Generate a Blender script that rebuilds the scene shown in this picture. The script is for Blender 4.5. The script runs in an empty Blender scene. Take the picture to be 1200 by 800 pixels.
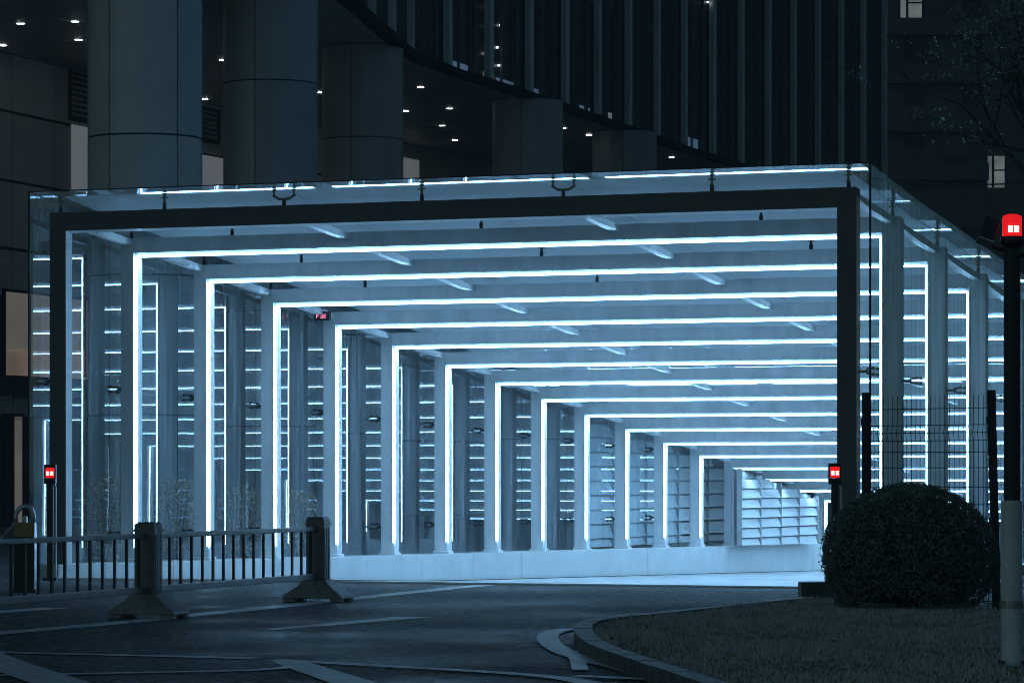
import bpy, math, random
from mathutils import Vector, Matrix
random.seed(7)
C = bpy.context.scene.collection
PI = math.pi

# ------------------------------------------------------------------ camera model (level view camera, lens shifted up)
F, CX, HY, HC = 4050.0, 600.0, 560.0, 1.5
def at(px, py, Y): return Vector(((px-CX)/F*Y, Y, HC+(HY-py)/F*Y))
def gnd(px, py, z=0.0):
    Y = F*(HC-z)/(py-HY); return Vector(((px-CX)/F*Y, Y, z))

# ------------------------------------------------------------------ materials
def new_mat(name):
    m = bpy.data.materials.new(name); m.use_nodes = True
    nt = m.node_tree; nt.nodes.clear()
    out = nt.nodes.new('ShaderNodeOutputMaterial')
    return m, nt, out
def surf(name, col, rough=.6, metal=0., var=.15, scale=3., bump=0., bscale=40., col2=None, spec=.5, rvar=.1, stretch=(1,1,1)):
    m, nt, out = new_mat(name); N = nt.nodes; L = nt.links
    p = N.new('ShaderNodeBsdfPrincipled'); L.new(p.outputs[0], out.inputs[0])
    tc = N.new('ShaderNodeTexCoord'); mp = N.new('ShaderNodeMapping'); L.new(tc.outputs['Object'], mp.inputs[0])
    mp.inputs['Scale'].default_value = stretch
    n1 = N.new('ShaderNodeTexNoise'); n1.inputs['Scale'].default_value = scale; n1.inputs['Detail'].default_value = 6
    n1.inputs['Roughness'].default_value = .62
    L.new(mp.outputs[0], n1.inputs['Vector'])
    r = N.new('ShaderNodeValToRGB'); L.new(n1.outputs[0], r.inputs[0])
    a = [c*(1-var) for c in col]; b = list(col2) if col2 else [min(1, c*(1+var)) for c in col]
    r.color_ramp.elements[0].position = .3; r.color_ramp.elements[1].position = .7
    r.color_ramp.elements[0].color = (*a, 1); r.color_ramp.elements[1].color = (*b, 1)
    L.new(r.outputs[0], p.inputs['Base Color'])
    mr = N.new('ShaderNodeMapRange'); L.new(n1.outputs[0], mr.inputs[0])
    mr.inputs[1].default_value = .3; mr.inputs[2].default_value = .7
    mr.inputs[3].default_value = max(.03, rough-rvar); mr.inputs[4].default_value = min(1, rough+rvar)
    L.new(mr.outputs[0], p.inputs['Roughness'])
    p.inputs['Metallic'].default_value = metal
    p.inputs['Specular IOR Level'].default_value = spec
    if bump:
        n2 = N.new('ShaderNodeTexNoise'); n2.inputs['Scale'].default_value = bscale; n2.inputs['Detail'].default_value = 4
        L.new(tc.outputs['Object'], n2.inputs['Vector'])
        bp = N.new('ShaderNodeBump'); bp.inputs['Strength'].default_value = bump; bp.inputs['Distance'].default_value = .02
        L.new(n2.outputs[0], bp.inputs['Height']); L.new(bp.outputs[0], p.inputs['Normal'])
    return m
def glow(name, col, strength, base=(.8,.8,.8), var=0., scale=2.):
    m, nt, out = new_mat(name); N = nt.nodes; L = nt.links
    p = N.new('ShaderNodeBsdfPrincipled'); L.new(p.outputs[0], out.inputs[0])
    p.inputs['Base Color'].default_value = (*base, 1); p.inputs['Roughness'].default_value = .4
    p.inputs['Emission Color'].default_value = (*col, 1); p.inputs['Emission Strength'].default_value = strength
    if var:
        tc = N.new('ShaderNodeTexCoord'); n1 = N.new('ShaderNodeTexNoise'); n1.inputs['Scale'].default_value = scale
        L.new(tc.outputs['Object'], n1.inputs['Vector'])
        mr = N.new('ShaderNodeMapRange'); L.new(n1.outputs[0], mr.inputs[0])
        mr.inputs[1].default_value = .3; mr.inputs[2].default_value = .7
        mr.inputs[3].default_value = strength*(1-var); mr.inputs[4].default_value = strength*(1+var)
        L.new(mr.outputs[0], p.inputs['Emission Strength'])
    return m
def glass(name, tint=(.86,.93,.96), f0=.07, smear=.05, wavy=.012, milk=None, gain=1.):
    m, nt, out = new_mat(name); N = nt.nodes; L = nt.links
    t = N.new('ShaderNodeBsdfTransparent'); t.inputs[0].default_value = (*tint, 1)
    g = N.new('ShaderNodeBsdfGlossy'); g.inputs['Roughness'].default_value = 0.; g.inputs['Color'].default_value = (.9,.95,1,1)
    tc = N.new('ShaderNodeTexCoord'); wv = N.new('ShaderNodeTexNoise'); wv.inputs['Scale'].default_value = .7; wv.inputs['Detail'].default_value = 1
    L.new(tc.outputs['Object'], wv.inputs['Vector'])
    bp = N.new('ShaderNodeBump'); bp.inputs['Strength'].default_value = wavy; bp.inputs['Distance'].default_value = .05
    L.new(wv.outputs[0], bp.inputs['Height']); L.new(bp.outputs[0], g.inputs['Normal'])
    lw = N.new('ShaderNodeLayerWeight'); lw.inputs['Blend'].default_value = .5
    pw = N.new('ShaderNodeMath'); pw.operation = 'POWER'; pw.inputs[1].default_value = 5; L.new(lw.outputs['Facing'], pw.inputs[0])
    ma = N.new('ShaderNodeMath'); ma.operation = 'MULTIPLY_ADD'; ma.inputs[1].default_value = 1-f0; ma.inputs[2].default_value = f0
    L.new(pw.outputs[0], ma.inputs[0])
    mg = N.new('ShaderNodeMath'); mg.operation = 'MULTIPLY'; mg.inputs[1].default_value = gain; L.new(ma.outputs[0], mg.inputs[0]); ma = mg
    mx = N.new('ShaderNodeMixShader'); L.new(ma.outputs[0], mx.inputs[0]); L.new(t.outputs[0], mx.inputs[1]); L.new(g.outputs[0], mx.inputs[2])
    # a thin film of dust that catches light, streaked downward by rain
    d = N.new('ShaderNodeBsdfDiffuse'); d.inputs[0].default_value = (.55,.62,.68,1)
    mp = N.new('ShaderNodeMapping'); mp.inputs['Scale'].default_value = (6,6,.25); L.new(tc.outputs['Object'], mp.inputs[0])
    n2 = N.new('ShaderNodeTexNoise'); n2.inputs['Scale'].default_value = 1.5; n2.inputs['Detail'].default_value = 6; L.new(mp.outputs[0], n2.inputs['Vector'])
    mr = N.new('ShaderNodeMapRange'); L.new(n2.outputs[0], mr.inputs[0]); mr.inputs[1].default_value = .4; mr.inputs[2].default_value = .75
    mr.inputs[3].default_value = smear*.25; mr.inputs[4].default_value = smear*1.6
    if milk:   # laminated white film: light passes and scatters both ways
        tl = N.new('ShaderNodeBsdfTranslucent'); tl.inputs[0].default_value = (.8,.86,.9,1); d.inputs[0].default_value = (.8,.86,.9,1)
        mm = N.new('ShaderNodeMixShader'); mm.inputs[0].default_value = .3; L.new(d.outputs[0], mm.inputs[1]); L.new(tl.outputs[0], mm.inputs[2])
        mt = N.new('ShaderNodeMixShader'); mt.inputs[0].default_value = milk; L.new(t.outputs[0], mt.inputs[1]); L.new(mm.outputs[0], mt.inputs[2])
        L.new(mt.outputs[0], mx.inputs[1])
    m2 = N.new('ShaderNodeMixShader'); L.new(mr.outputs[0], m2.inputs[0]); L.new(mx.outputs[0], m2.inputs[1]); L.new(d.outputs[0], m2.inputs[2])
    L.new(m2.outputs[0], out.inputs[0])
    return m

LEDC = (.31,.64,1.)
M = {}
M['frame_dark'] = surf('frame_front_shaded', (.09,.105,.115), .45, var=.12, scale=2.2)  # first portal's unlit front and outer faces, their shade put into the colour
M['frame'] = surf('frame_paint', (.70,.73,.75), .44, var=.17, scale=3.0, rvar=.08, stretch=(1,1,.22), col2=(.82,.84,.85))
M['led'] = glow('led_white', LEDC, 37)
M['trim'] = surf('aluminium_trim', (.6,.62,.64), .3, .6, var=.08)
M['glass'] = glass('canopy_glass', f0=.14, smear=.17)
M['roofglass'] = glass('milky_roof_glass', (.80,.88,.92), .04, .03, 0., .76, .22)
M['frontroof'] = glass('front_roof_glass', (.80,.88,.92), .06, .03, 0., .70, .4)
M['clearglass'] = glass('clear_edge_glass', (.88,.94,.96), .07, .02, 0.)
M['fitting'] = surf('dark_steel', (.012,.013,.014), .6, .1)
M['plinth'] = surf('stone_plinth', (.55,.57,.58), .55, var=.12, scale=1.6, bump=.1, bscale=30)
M['ramp'] = surf('ramp_concrete', (.42,.43,.44), .6, var=.32, scale=.8, bump=.15, bscale=25)
M['slat'] = surf('slat_white', (.6,.62,.63), .45, var=.1, scale=2)
M['asphalt'] = None
M['mark'] = surf('road_paint', (.85,.86,.87), .36, var=.3, scale=4, col2=(1.,1.,1.), spec=.002, rvar=.03)
M['kerb'] = surf('kerb_stone', (.85,.86,.86), .7, var=.3, scale=5, bump=.3, bscale=40)
M['kerb_side'] = surf('kerb_shaded_side', (.16,.165,.165), .8, var=.4, scale=6, bump=.3)  # kerb side faces: shade put into the colour, darker than the top
M['kerb_joint'] = surf('kerb_joint', (.05,.05,.05), .9)
M['soil'] = surf('lawn_soil', (.13,.13,.13), .95, var=.4, scale=8, bump=.6, bscale=30)
M['grass'] = surf('grass_blades', (.56,.56,.54), .8, var=.45, scale=5)
M['leaf'] = surf('hedge_leaf', (.14,.19,.15), .42, var=.7, scale=9, spec=.35)
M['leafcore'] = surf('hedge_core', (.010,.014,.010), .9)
M['brownleaf'] = surf('brown_leaf', (.40,.26,.14), .6, var=.5, scale=12)
M['bark'] = surf('bark', (.035,.03,.027), .9, var=.4, scale=10, bump=.5)
M['rail_metal'] = surf('rail_painted_metal', (.32,.325,.33), .45, .3, var=.25, scale=6)
M['rail_post'] = surf('rail_post_metal', (.17,.175,.18), .45, .2, var=.25, scale=7)
M['foot'] = surf('cast_foot', (.24,.245,.25), .6, .1, var=.3, scale=12, bump=.2)
M['black'] = surf('black_metal', (.02,.022,.025), .5, .2, var=.3)
M['pole_light'] = surf('galvanised_sleeve', (.78,.81,.83), .28, 0, var=.15, scale=4, stretch=(1,1,.3))
M['pole_dark'] = surf('pole_dark', (.035,.04,.045), .55, .2, var=.3)
M['red'] = glow('red_lens', (1.,.014,.02), .75, (.5,.01,.01))
M['redcore'] = glow('red_core', (1.,.30,.28), 3.5, (.8,.1,.1))
M['column_b'] = surf('column_panel_b', (.39,.415,.44), .42, .1, var=.1, scale=.8, rvar=.06, stretch=(1,1,.25))
M['column_c'] = surf('column_panel_c', (.43,.43,.425), .38, .1, var=.09, scale=.9, rvar=.06, stretch=(1,1,.25))
M['panel_b'] = surf('cladding_panel_b', (.54,.55,.56), .42, .1, var=.1, scale=1., rvar=.06, stretch=(1,1,.3))
M['panel'] = surf('cladding_panel', (.62,.625,.63), .4, .1, var=.08, scale=1.4, rvar=.05)
M['column'] = surf('column_panel', (.46,.47,.48), .40, .1, var=.07, scale=1.1, rvar=.05)
M['seam'] = surf('dark_seam', (.008,.009,.01), .9)
M['soffit'] = surf('soffit_panel', (.40,.41,.42), .45, 0, var=.08, scale=.5)
M['fin'] = surf('fin_metal', (.80,.84,.86), .45, .3, var=.12, scale=1.2, stretch=(1,1,.3))
M['fin_dark'] = surf('mullion_metal', (.10,.12,.13), .5, .2, var=.2)
M['bglass'] = surf('dark_glazing', (.034,.05,.058), .38, 0, spec=.25, var=.3, scale=.4, rvar=.04)
M['down'] = glow('downlight_lamp', (.85,.95,1.), 14)
M['roomlamp'] = glow('room_lamp', (.75,.85,1.), 2.)
M['louvre'] = surf('louvre_dark', (.06,.062,.065), .6)
M['beige'] = glow('lit_room_beige', (.42,.36,.30), .22, var=.25, scale=.4)
M['beige2'] = glow('lit_room_tan', (.52,.36,.25), .22, var=.3, scale=.6)
M['pale'] = glow('lit_room_pale', (.55,.62,.68), .16, var=.15, scale=.3)
M['bluepane'] = glow('lit_room_blue', (.25,.45,.75), .16, var=.4, scale=.5)
M['apt'] = surf('apartment_wall', (.10,.11,.115), .85, var=.3, scale=.3)
M['aptwin'] = glow('apartment_lit_pane', (.70,.78,.76), .15, var=.5, scale=.7)
M['brass'] = surf('brass_head', (.30,.22,.09), .4, .6, var=.3)
M['hood'] = surf('hood_steel', (.5,.52,.54), .3, .7, var=.2)
M['redtext'] = glow('red_text', (1.,.10,.2), 1.3)
M['wire'] = surf('fence_wire', (.012,.013,.014), .6, .3)
M['planter'] = surf('planter_stone', (.075,.08,.075), .85, var=.35, scale=5, bump=.4)
M['pave'] = surf('pavement', (.16,.165,.165), .7, var=.25, scale=2.5, bump=.3, bscale=30)
M['concrete'] = surf('concrete_back', (.25,.26,.27), .8, var=.2)

def asphalt():
    m, nt, out = new_mat('asphalt'); N = nt.nodes; L = nt.links
    p = N.new('ShaderNodeBsdfPrincipled'); L.new(p.outputs[0], out.inputs[0])
    tc = N.new('ShaderNodeTexCoord')
    big = N.new('ShaderNodeTexNoise'); big.inputs['Scale'].default_value = .35; big.inputs['Detail'].default_value = 5
    fine = N.new('ShaderNodeTexNoise'); fine.inputs['Scale'].default_value = 9; fine.inputs['Detail'].default_value = 5; fine.inputs['Roughness'].default_value = .7
    L.new(tc.outputs['Object'], big.inputs['Vector']); L.new(tc.outputs['Object'], fine.inputs['Vector'])
    r1 = N.new('ShaderNodeValToRGB'); L.new(fine.outputs[0], r1.inputs[0])
    r1.color_ramp.elements[0].position = .36; r1.color_ramp.elements[0].color = (.03,.031,.032,1)
    r1.color_ramp.elements[1].position = .68; r1.color_ramp.elements[1].color = (.42,.425,.43,1)
    r2 = N.new('ShaderNodeValToRGB'); L.new(big.outputs[0], r2.inputs[0])
    r2.color_ramp.elements[0].position = .35; r2.color_ramp.elements[0].color = (.55,.55,.55,1)
    r2.color_ramp.elements[1].position = .65; r2.color_ramp.elements[1].color = (1.1,1.1,1.1,1)
    mx = N.new('ShaderNodeMix'); mx.data_type = 'RGBA'; mx.blend_type = 'MULTIPLY'; mx.inputs[0].default_value = 1
    L.new(r1.outputs[0], mx.inputs[6]); L.new(r2.outputs[0], mx.inputs[7]); L.new(mx.outputs[2], p.inputs['Base Color'])
    mr = N.new('ShaderNodeMapRange'); L.new(big.outputs[0], mr.inputs[0]); mr.inputs[1].default_value = .35; mr.inputs[2].default_value = .65
    mr.inputs[3].default_value = .36; mr.inputs[4].default_value = .62; p.inputs['Specular IOR Level'].default_value = .002; L.new(mr.outputs[0], p.inputs['Roughness'])
    bp = N.new('ShaderNodeBump'); bp.inputs['Strength'].default_value = .12; bp.inputs['Distance'].default_value = .0025
    L.new(fine.outputs[0], bp.inputs['Height']); L.new(bp.outputs[0], p.inputs['Normal'])
    return m
M['asphalt'] = asphalt()

# ------------------------------------------------------------------ mesh builder
class MB:
    def __init__(s): s.v = []; s.f = []; s.mi = []; s.cm = 0
    def add(s, vs, fs):
        o = len(s.v); s.v += [tuple(x) for x in vs]
        for f in fs: s.f.append(tuple(i+o for i in f)); s.mi.append(s.cm)
    def box(s, x0, x1, y0, y1, z0, z1, mat=None):
        vs = [Vector((x,y,z)) for z in (z0,z1) for y in (y0,y1) for x in (x0,x1)]
        if mat is not None: vs = [mat @ v for v in vs]
        s.add(vs, [(0,2,3,1),(4,5,7,6),(0,1,5,4),(2,6,7,3),(0,4,6,2),(1,3,7,5)])
    def hexa(s, b, t):  # bottom 4 ccw, top 4 ccw
        s.add(list(b)+list(t), [(3,2,1,0),(4,5,6,7),(0,1,5,4),(1,2,6,5),(2,3,7,6),(3,0,4,7)])
    def quad(s, a, b, c, d): s.add([a,b,c,d], [(0,1,2,3)])
    def tube(s, pts, rad, n=8, cap=True):
        pts = [Vector(p) for p in pts]
        if not hasattr(rad, '__len__'): rad = [rad]*len(pts)
        o = len(s.v); prev = None
        for i, p in enumerate(pts):
            d = (pts[min(i+1, len(pts)-1)]-pts[max(i-1, 0)]).normalized()
            ref = Vector((0,0,1)) if abs(d.z) < .9 else Vector((1,0,0))
            if prev is None: x = d.cross(ref).normalized()
            else:
                x = (prev - d*prev.dot(d))
                x = x.normalized() if x.length > 1e-6 else d.cross(ref).normalized()
            prev = x; y = d.cross(x)
            for k in range(n):
                a = 2*PI*k/n; s.v.append(tuple(p+(x*math.cos(a)+y*math.sin(a))*rad[i]))
        for i in range(len(pts)-1):
            for k in range(n):
                k2 = (k+1) % n
                s.f.append((o+i*n+k, o+i*n+k2, o+(i+1)*n+k2, o+(i+1)*n+k)); s.mi.append(s.cm)
        if cap:
            s.f.append(tuple(o+k for k in reversed(range(n)))); s.mi.append(s.cm)
            s.f.append(tuple(o+(len(pts)-1)*n+k for k in range(n))); s.mi.append(s.cm)
    def lathe(s, c, prof, n=24):
        c = Vector(c); o = len(s.v)
        for r, z in prof:
            for k in range(n):
                a = 2*PI*k/n; s.v.append((c.x+r*math.cos(a), c.y+r*math.sin(a), c.z+z))
        for i in range(len(prof)-1):
            for k in range(n):
                k2 = (k+1) % n
                s.f.append((o+i*n+k, o+i*n+k2, o+(i+1)*n+k2, o+(i+1)*n+k)); s.mi.append(s.cm)
        s.f.append(tuple(o+k for k in reversed(range(n)))); s.mi.append(s.cm)
        s.f.append(tuple(o+(len(prof)-1)*n+k for k in range(n))); s.mi.append(s.cm)
    def prism(s, poly, z0, z1):
        n = len(poly)
        vs = [(p[0], p[1], z0) for p in poly]+[(p[0], p[1], z1) for p in poly]
        s.add(vs, [tuple(range(n-1,-1,-1)), tuple(range(n, 2*n))]+[(i, (i+1)%n, n+(i+1)%n, n+i) for i in range(n)])
    def build(s, name, mats, parent=None, origin=None, bevel=0., smooth=False):
        me = bpy.data.meshes.new(name)
        off = Vector(origin) if origin is not None else (parent.location if parent is not None and parent.rotation_euler.z == 0 else Vector((0,0,0)))
        if parent is not None and parent.type == 'MESH' and origin is None: off = Vector(parent.get('_o', (0,0,0)))
        me.from_pydata([(x-off[0], y-off[1], z-off[2]) for x, y, z in s.v], [], s.f)
        if not isinstance(mats, (list, tuple)): mats = [mats]
        for m in mats: me.materials.append(m)
        if len(mats) > 1: me.polygons.foreach_set('material_index', s.mi)
        if smooth: me.polygons.foreach_set('use_smooth', [True]*len(me.polygons))
        me.update()
        o = bpy.data.objects.new(name, me); C.objects.link(o)
        o['_o'] = tuple(off)
        if parent is not None: o.parent = parent
        elif origin is not None: o.location = origin
        if smooth and bevel == 0:
            pass
        if bevel:
            b = o.modifiers.new('bevel', 'BEVEL'); b.width = bevel; b.segments = 2; b.limit_method = 'ANGLE'
        return o
def tag(o, label, cat, group=None, kind=None):
    o['label'] = label; o['category'] = cat
    if group: o['group'] = group
    if kind: o['kind'] = kind
    return o
def thing(name, label, cat, loc=(0,0,0), rotz=0, group=None):
    o = bpy.data.objects.new(name, None); C.objects.link(o); o.location = loc; o.rotation_euler = (0,0,rotz)
    o.empty_display_size = .3
    return tag(o, label, cat, group)
def struct(o): o['kind'] = 'structure'; return o
def dup(root, loc, rotz=0, label=None):
    r = root.copy(); C.objects.link(r); r.location = loc; r.rotation_euler = (0,0,rotz)
    if label: r['label'] = label
    for ch in list(root.children):
        c = ch.copy(); C.objects.link(c); c.parent = r
        for g in ch.children:
            d = g.copy(); C.objects.link(d); d.parent = c
    return r

# ------------------------------------------------------------------ canopy frame of reference
TH = math.atan(1615/F); ca, sa = math.cos(TH), math.sin(TH)
O = Vector((-6.65, 51.5, 0))
def loc2w(u, v, w=0): return Vector((O.x+u*ca+v*sa, O.y-u*sa+v*ca, w))
W = 11.92; SL = .108; HIN = 5.18; BT = .28; BD = .2; GO = .47; GOR = .55; RS = .022
def h_in(v): return HIN-SL*v
def roof(v): return HIN+.546-SL*v-.052*min(1., (v+.27)/2.51)
def floor_w(v): return 0. if v <= 0 else (-.03*v if v < 14 else -.42-.017*(v-14))
def pl_top(v): return .22-.0097*v
VF = [0.]+[2.24+2.49*i for i in range(18)]

# ------------------------------------------------------------------ ground, ramp
def local_sheet(mb, u0, u1, v0, v1, wf, nu=1, nv=1):
    for i in range(nu):
        for j in range(nv):
            a0, a1 = u0+(u1-u0)*i/nu, u0+(u1-u0)*(i+1)/nu; b0, b1 = v0+(v1-v0)*j/nv, v0+(v1-v0)*(j+1)/nv
            mb.quad(loc2w(a0,b0,wf(b0)), loc2w(a1,b0,wf(b0)), loc2w(a1,b1,wf(b1)), loc2w(a0,b1,wf(b1)))
z0 = lambda v: 0.
g = MB()
local_sheet(g, -600, 600, -300, 0, z0); local_sheet(g, -600, -.8, 0, 50, z0); local_sheet(g, W+.8, 600, 0, 50, z0); local_sheet(g, -600, 600, 50, 800, z0)
struct(g.build('ground', M['asphalt']))
g = MB(); local_sheet(g, -.8, W+.8, 0, 50, floor_w, 1, 25)
struct(g.build('ramp_floor', M['ramp']))
# drain grate across the mouth of the ramp
t = thing('drain_grate', 'dark slotted drain grate across the mouth of the lit ramp', 'drain', O, -TH)
d = MB()
d.box(-.3, W+.3, -.30, -.27, .002, .022); d.box(-.3, W+.3, -.03, 0, .002, .022)
d.build('grate_frame', M['kerb'], t)
d = MB(); k = -.28
while k < W+.28: d.box(k, k+.025, -.27, -.03, .003, .016); k += .06
d.build('grate_bars', M['fitting'], t)

# ------------------------------------------------------------------ the canopy
cp = thing('entrance_canopy', 'long glass canopy of nested grey portal frames outlined in white light strips, over the ramp', 'canopy', O, -TH)
for i, v in enumerate(VF):
    h = h_in(v); top = h+BT; y0, y1 = v, v+BD
    bl = pl_top(v) if i else 0.
    m = MB()
    # one closed U: outer outline and inner outline swept in depth
    out = [(-BT, bl), (-BT, top), (W+BT, top), (W+BT, bl)]
    inn = [(0, bl), (0, h), (W, h), (W, bl)]
    dz = SL*BD
    vs = [(u, y0, w) for u, w in out]+[(u, y0, w) for u, w in inn]+[(u, y1, w-(dz if k in (1,2) else 0)) for k, (u, w) in enumerate(out)]+[(u, y1, w-(dz if k in (1,2) else 0)) for k, (u, w) in enumerate(inn)]
    fs = []
    for k in range(3):
        fs += [(k, k+1, 5+k, 4+k)[::-1], (8+k, 9+k, 13+k, 12+k), (k, 8+k, 9+k, k+1)[::-1], (4+k, 5+k, 13+k, 12+k)[::-1]]
    fs += [(0,4,12,8), (3,11,15,7)]
    m.add(vs, fs)
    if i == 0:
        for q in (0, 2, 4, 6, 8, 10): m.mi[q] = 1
    # base shoes and thin vertical cover joints make the post read as built
    for s in (0, 1):
        a, b = (-BT-.025, .025) if s == 0 else (W-.025, W+BT+.025)
        m.box(a, b, y0-.025, y1+.025, bl-(.02 if i else .0), bl+.05)
    fr = m.build('portal_frame', [M['frame'], M['frame_dark']], cp, origin=(0,0,0), bevel=.012)
    if i == 0: continue
    lb = bl+.22; t_ = .015
    s = MB()
    for a, b in ((.002, t_), (W-t_, W-.002)): s.box(a, b, y0-.016, y0+.004, lb, h-.004)
    s.box(t_+.001, W-t_-.001, y0-.022, y0+.10, h-t_, h-.004-SL*.10)  # header underside made deeper than the visible line, added to light the tunnel
    s.build('light_strip', M['led'], fr, origin=(0,0,0))
    s = MB()
    for a, b in ((-.045, -.028), (W+.028, W+.045)): s.box(a, b, y0-.05, y0-.002, lb, h+.045)
    s.box(-.045, W+.045, y0-.05, y0-.002, h+.046, h+.06)
    s.build('strip_channel', M['trim'], fr, origin=(0,0,0))
# longitudinal beams between the frames
PU = (-.14, 3.55, 7.9, W+.14)
for i in range(len(VF)-1):
    a, b = VF[i]+BD+.002, VF[i+1]-.002
    for u in PU:
        hw = .062
        def prof(v, dep): return [(u-hw, v, h_in(v)+BT-dep), (u+hw, v, h_in(v)+BT-dep), (u+hw, v, h_in(v)+BT-.02), (u-hw, v, h_in(v)+BT-.02)]
        vs = []; n = 5; fs = []
        for k in range(n):
            x = k/(n-1); v = a+(b-a)*x
            dep = .085+.03*math.sin(PI*x)+.02*x
            vs += prof(v, dep)
        for k in range(n-1):
            for q in range(4): fs.append((k*4+q, k*4+(q+1)%4, k*4+4+(q+1)%4, k*4+4+q))
        fs += [(3,2,1,0), tuple((n-1)*4+q for q in range(4))]
        m = MB(); m.add(vs, fs)
        m.build('roof_beam', M['frame'], cp, origin=(0,0,0))
# glass: roof panes and side panes, one per bay, 10 mm joints
VG = [-.27]+VF[1:]
J = .006
gu = [-.14, 3.55, 7.9, W+.14]
def pane(u0, u1, a, b, mat):
    m = MB(); m.quad((u0,a,roof(a)), (u1,a,roof(a)), (u1,b,roof(b)), (u0,b,roof(b))); m.build('roof_pane', mat, cp, origin=(0,0,0))
pane(-GO+J, W+GOR-J, -.27, BD/2-J, M['clearglass'])
for i in range(len(VG)-1):
    a, b = VG[i]+J, VG[i+1]-J
    if i == 0: a = BD/2+J
    if i < 12:
        for k in range(3): pane(gu[k]+J, gu[k+1]-J, a, b, M['roofglass'] if i else M['frontroof'])
    else: pane(gu[0]+J, gu[3]-J, a, b, M['roofglass'])
    pane(-GO+J, gu[0]-J, a, b, M['clearglass']); pane(gu[3]+J, W+GOR-J, a, b, M['clearglass'])
    a = VG[i]+J
    for u in (-GO, W+GOR):
        if u < 0 and i > 11: continue
        bt = lambda v: max(pl_top(v), .02)-.0 if v > 0 else .23
        m = MB()
        m.quad((u,a,bt(a)+.01), (u,b,bt(b)+.01), (u,b,roof(b)-.012), (u,a,roof(a)-.012))
        # each side pane leans a hair off its neighbour, as hung glass does
        o = m.build('side_pane', M['glass'], cp, origin=(0,0,0))
# front fascia panes and the narrow returns beside the front posts
m = MB()
fa = [-GO, 3.55, 7.9, W+GOR]
for k in range(3):
    m = MB(); m.quad((fa[k]+J,-.27,5.50), (fa[k+1]-J,-.27,5.50), (fa[k+1]-J,-.27,roof(-.27)-.012), (fa[k]+J,-.27,roof(-.27)-.012))
    m.build('fascia_pane', M['clearglass'], cp, origin=(0,0,0))
for a, b in ((-GO+J, -BT+.02), (W+BT+.07, W+GOR-J)):
    m = MB(); m.quad((a,-.27,.24), (b,-.27,.24), (b,-.27,5.29), (a,-.27,5.29)); m.build('fascia_pane', M['clearglass'], cp, origin=(0,0,0))
# dark edge seals
m = MB()
for u in (-GO, W+GOR): m.box(u-.012, u+.012, -.282, -.258, .22, roof(-.27)+.005)
m.box(-GO+.013, W+GOR-.013, -.282, -.262, roof(-.27)-.008, roof(-.27)+.008)
m.build('edge_seal', M['fitting'], cp, origin=(0,0,0))
# glass fittings
def fitting_up(m, u, v, z, gap, double):
    m.tube([(u,v,z),(u,v,z+gap*.45)], .03, 8)
    if double:
        for s in (-1, 1):
            m.tube([(u,v,z+gap*.42),(u+s*.09,v,z+gap*.45),(u+s*.16,v,z+gap*.62)], [.022,.02,.018], 6)
            m.tube([(u+s*.16,v,z+gap*.55),(u+s*.16,v,z+gap*.96)], .014, 6)
            m.tube([(u+s*.16,v,z+gap*.88),(u+s*.16,v,z+gap*.97)], .032, 8)
            m.tube([(u+s*.16,v,z+gap*.58),(u+s*.16,v,z+gap*.66)], .028, 8)
    else:
        m.tube([(u,v,z+gap*.4),(u,v,z+gap*.96)], .018, 6); m.tube([(u,v,z+gap*.88),(u,v,z+gap*.97)], .036, 8)
        m.tube([(u-.05,v,z+gap*.72),(u+.05,v,z+gap*.72)], .012, 6)
def fitting_side(m, u, s, v, z):
    gap = (GO if s < 0 else GOR)-BT
    ue = u+s*(gap*.96)
    m.tube([(u,v,z),(u+s*gap*.5,v,z)], .02, 8)
    for t in (-1, 1):
        for q in (-1, 1):
            m.tube([(u+s*gap*.45,v,z),(u+s*gap*.55,v+t*.10,z+q*.035),(ue,v+t*.12,z+q*.04)], .010, 6)
            m.tube([(ue-s*.03,v+t*.12,z+q*.04),(ue,v+t*.12,z+q*.04)], .020, 8)
for i in range(4):
    v = VF[i]+BD/2
    for u, db in ((-.14,False),(1.6,False),(3.55,True),(5.73,False),(7.9,True),(10.1,False),(W+.14,False)):
        if i and db: continue
        m = MB(); z = h_in(v)+BT-.01; fitting_up(m, u, v, z, roof(v)-z, db)
        m.build('glass_fitting', M['fitting'], cp, origin=(0,0,0))
for i in range(12):
    v = VF[i]+BD/2
    for u, s in ((-BT, -1), (W+BT, 1)):
        for z in ((2.95-.03*v, .62) if i else (2.95,)):
            if s == 1 and z < 1: continue
            m = MB(); fitting_side(m, u, s, v, z); m.build('glass_fitting', M['fitting'], cp, origin=(0,0,0))
# end of the tunnel
m = MB(); m.box(-1.2, W+1.2, 48.6, 48.9, -2, 1.9); 
ew = m.build('end_wall', M['concrete'], None, origin=None); ew.location = O; ew.rotation_euler = (0,0,-TH); struct(ew)

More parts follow.
